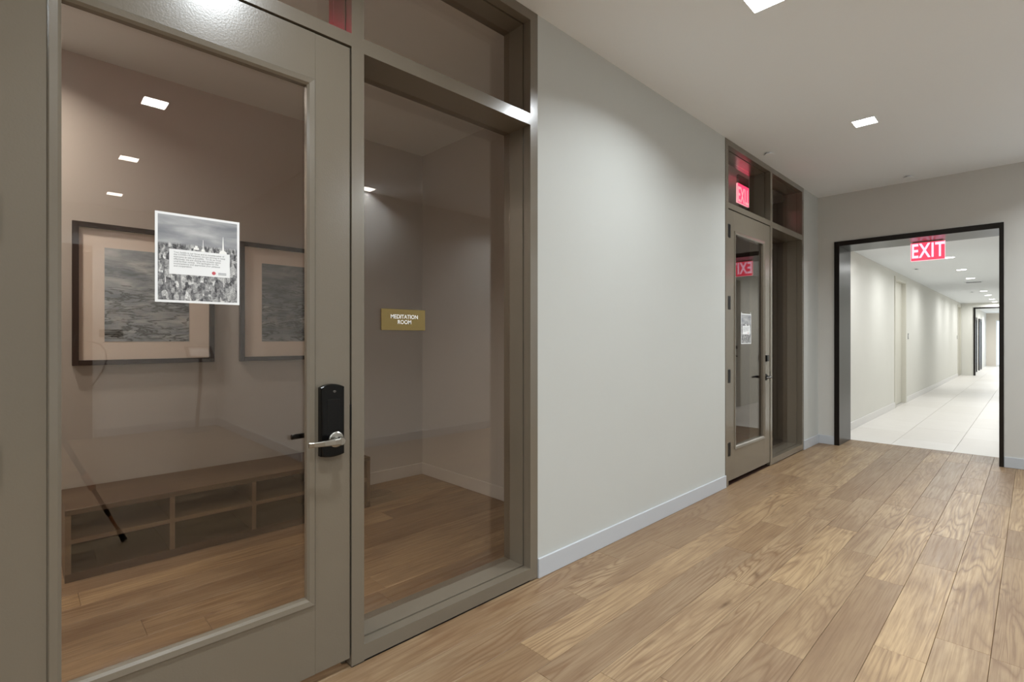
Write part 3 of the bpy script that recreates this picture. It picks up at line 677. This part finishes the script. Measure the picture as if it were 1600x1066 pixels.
# ---------------------------------------------------------------- meditation room: pictures and cubby bench
def picture(y0, y1, z0, z1, mat, label):
    t = thing('framed_picture', label, 'picture', group='framed sea pictures')
    f = 0.032; x = XB + 0.001
    def rail(a, b, c, d): boxes('frame_rail', [(x, x + 0.035, a, b, c, d)], 'frame_wood', t, 0.002, 1)
    rail(y0, y0 + f, z0, z1); rail(y1 - f, y1, z0, z1); rail(y0 + f, y1 - f, z0, z0 + f); rail(y0 + f, y1 - f, z1 - f, z1)
    boxes('mat', [(x, x + 0.016, y0 + f, y1 - f, z0 + f, z1 - f)], 'mat_board', t)
    p = boxes('print', [(x + 0.016, x + 0.0175, y0 + 0.158, y1 - 0.156, z0 + 0.149, z1 - 0.149)], mat, t); uv_quad_front(p, 1, 2)
picture(0.222, 1.002, 1.150, 2.050, 'sea_a', 'dark framed pale sea picture behind the city notice')
picture(1.171, 1.951, 1.148, 2.048, 'sea_b', 'dark framed sea picture cut off by the door stile')

bn = thing('cubby_bench', 'low brown wooden bench with two rows of open cubbies', 'bench')
bx0, bx1, by0, by1, bz = XB + 0.014, -3.62, 0.165, 1.96, 0.392
boxes('seat', [(bx0, bx1 + 0.004, by0, by1, bz - 0.03, bz)], 'bench_wood', bn, 0.002, 1)
boxes('base', [(bx0, bx1, by0, by1, 0.0, 0.045)], 'bench_wood', bn, 0.001, 1)
boxes('back_panel', [(bx0, bx0 + 0.012, by0, by1, 0.045, bz - 0.03)], 'bench_wood', bn)
ys = [by0, 0.64, 1.10, 1.545, by1 - 0.026]
for y in ys: boxes('divider', [(bx0 + 0.012, bx1, y, y + 0.026, 0.045, bz - 0.03)], 'bench_edge', bn)
for a, b in zip(ys, ys[1:]): boxes('shelf', [(bx0 + 0.012, bx1 - 0.002, a + 0.026, b, 0.205, 0.228)], 'bench_edge', bn)

# ---------------------------------------------------------------- lobby things seen reflected in the glass
dd = struct(empty('door_10'), 'brown wooden lobby door seen reflected at the left of the glass')
boxes('leaf', [(XO - 0.03, XO, -0.35, 0.60, 0.005, 2.48)], 'brown_door', dd, 0.002, 1)
boxes('casing', [(XO - 0.04, XO, 0.60, 0.67, 0, 2.55)], 'brown_door', dd, 0.002, 1); boxes('casing', [(XO - 0.04, XO, -0.42, -0.35, 0, 2.55)], 'brown_door', dd, 0.002, 1)
boxes('casing', [(XO - 0.04, XO, -0.35, 0.60, 2.48, 2.55)], 'brown_door', dd, 0.002, 1)

st = thing('floor_sign_stand', 'grey floor stand with tilted white sign, seen reflected', 'sign stand')
sx, sy = 4.50, 1.80
lathe('base', [(0.20, 0.0), (0.20, 0.012), (0.05, 0.02)], (sx, sy, 0), 'z', 'stand', st, 32)
tube('pole', [(sx, sy, 0.015), (sx, sy + 0.015, 0.3), (sx, sy + 0.045, 0.65), (sx, sy + 0.05, 0.95), (sx, sy + 0.04, 1.06)], 0.022, 'stand', st, 12)
bm = bmesh.new(); bm_box(bm, -0.13, 0.13, -0.17, 0.17, -0.008, 0.008); bmesh.ops.transform(bm, matrix=Matrix.Translation((sx - 0.01, sy + 0.03, 1.12)) @ Matrix.Rotation(R(-38), 4, 'Y'), verts=bm.verts)
finish('tray', bm, 'stand', st)
bm = bmesh.new(); bm_box(bm, -0.095, 0.095, -0.12, 0.12, 0.008, 0.011); bmesh.ops.transform(bm, matrix=Matrix.Translation((sx - 0.01, sy + 0.03, 1.12)) @ Matrix.Rotation(R(-38), 4, 'Y'), verts=bm.verts)
finish('sign_card', bm, 'white', st)

# the photographer's tripod, whose leg and cable show in the door glass
tp = thing('camera_tripod', 'black and copper tripod carrying a slim camera, leg seen reflected', 'tripod')
top = Vector((0.045, -0.015, 1.16))
for ang, rad_ in ((61, 0.545), (181, 0.545), (301, 0.545)):
    tip = Vector((rad_ * math.cos(R(ang)), rad_ * math.sin(R(ang)), 0.012))
    a = top + (tip - top) * 0.03
    P = lambda t: top + (tip - top) * t
    lg = tube('leg', [P(0.03), P(0.66)], [0.016, 0.014], 'black_matte', tp, 10)
    tube('lower_leg', [P(0.64), P(0.84)], 0.0115, 'black', lg, 10); tube('leg_clamp', [P(0.58), P(0.67)], 0.019, 'copper', lg, 10)
    tube('leg_tip', [P(0.84), P(0.95)], 0.0095, 'copper', lg, 10)
    tube('rubber_foot', [P(0.93), P(0.985), P(1.0)], [0.012, 0.016, 0.019], 'black', lg, 10)
lathe('crown', [(0.03, 1.10), (0.045, 1.13), (0.045, 1.17), (0.02, 1.19), (0.02, 1.245)], (top.x, top.y, 0), 'z', 'black', tp, 20)
kit = tp
boxes('camera_body', [(0.030, 0.062, -0.045, 0.022, 1.245, H_EYE + 0.03)], 'black', kit, 0.005)
tube('bracket', [(0.05, 0.02, H_EYE + 0.008), (0.05, 0.235, H_EYE + 0.008)], 0.004, 'chrome', kit, 8)
tube('bracket', [(0.05, 0.02, H_EYE - 0.018), (0.05, 0.255, H_EYE - 0.012)], 0.0055, 'chrome', kit, 8)
tube('cable', [(0.05, 0.25, H_EYE - 0.012), (0.05, 0.29, H_EYE - 0.014), (0.05, 0.335, H_EYE - 0.03), (0.05, 0.362, H_EYE - 0.07), (0.05, 0.368, H_EYE - 0.13), (0.05, 0.350, H_EYE - 0.19), (0.05, 0.325, H_EYE - 0.24), (0.05, 0.30, H_EYE - 0.28)], 0.0045, 'black_matte', kit, 8)
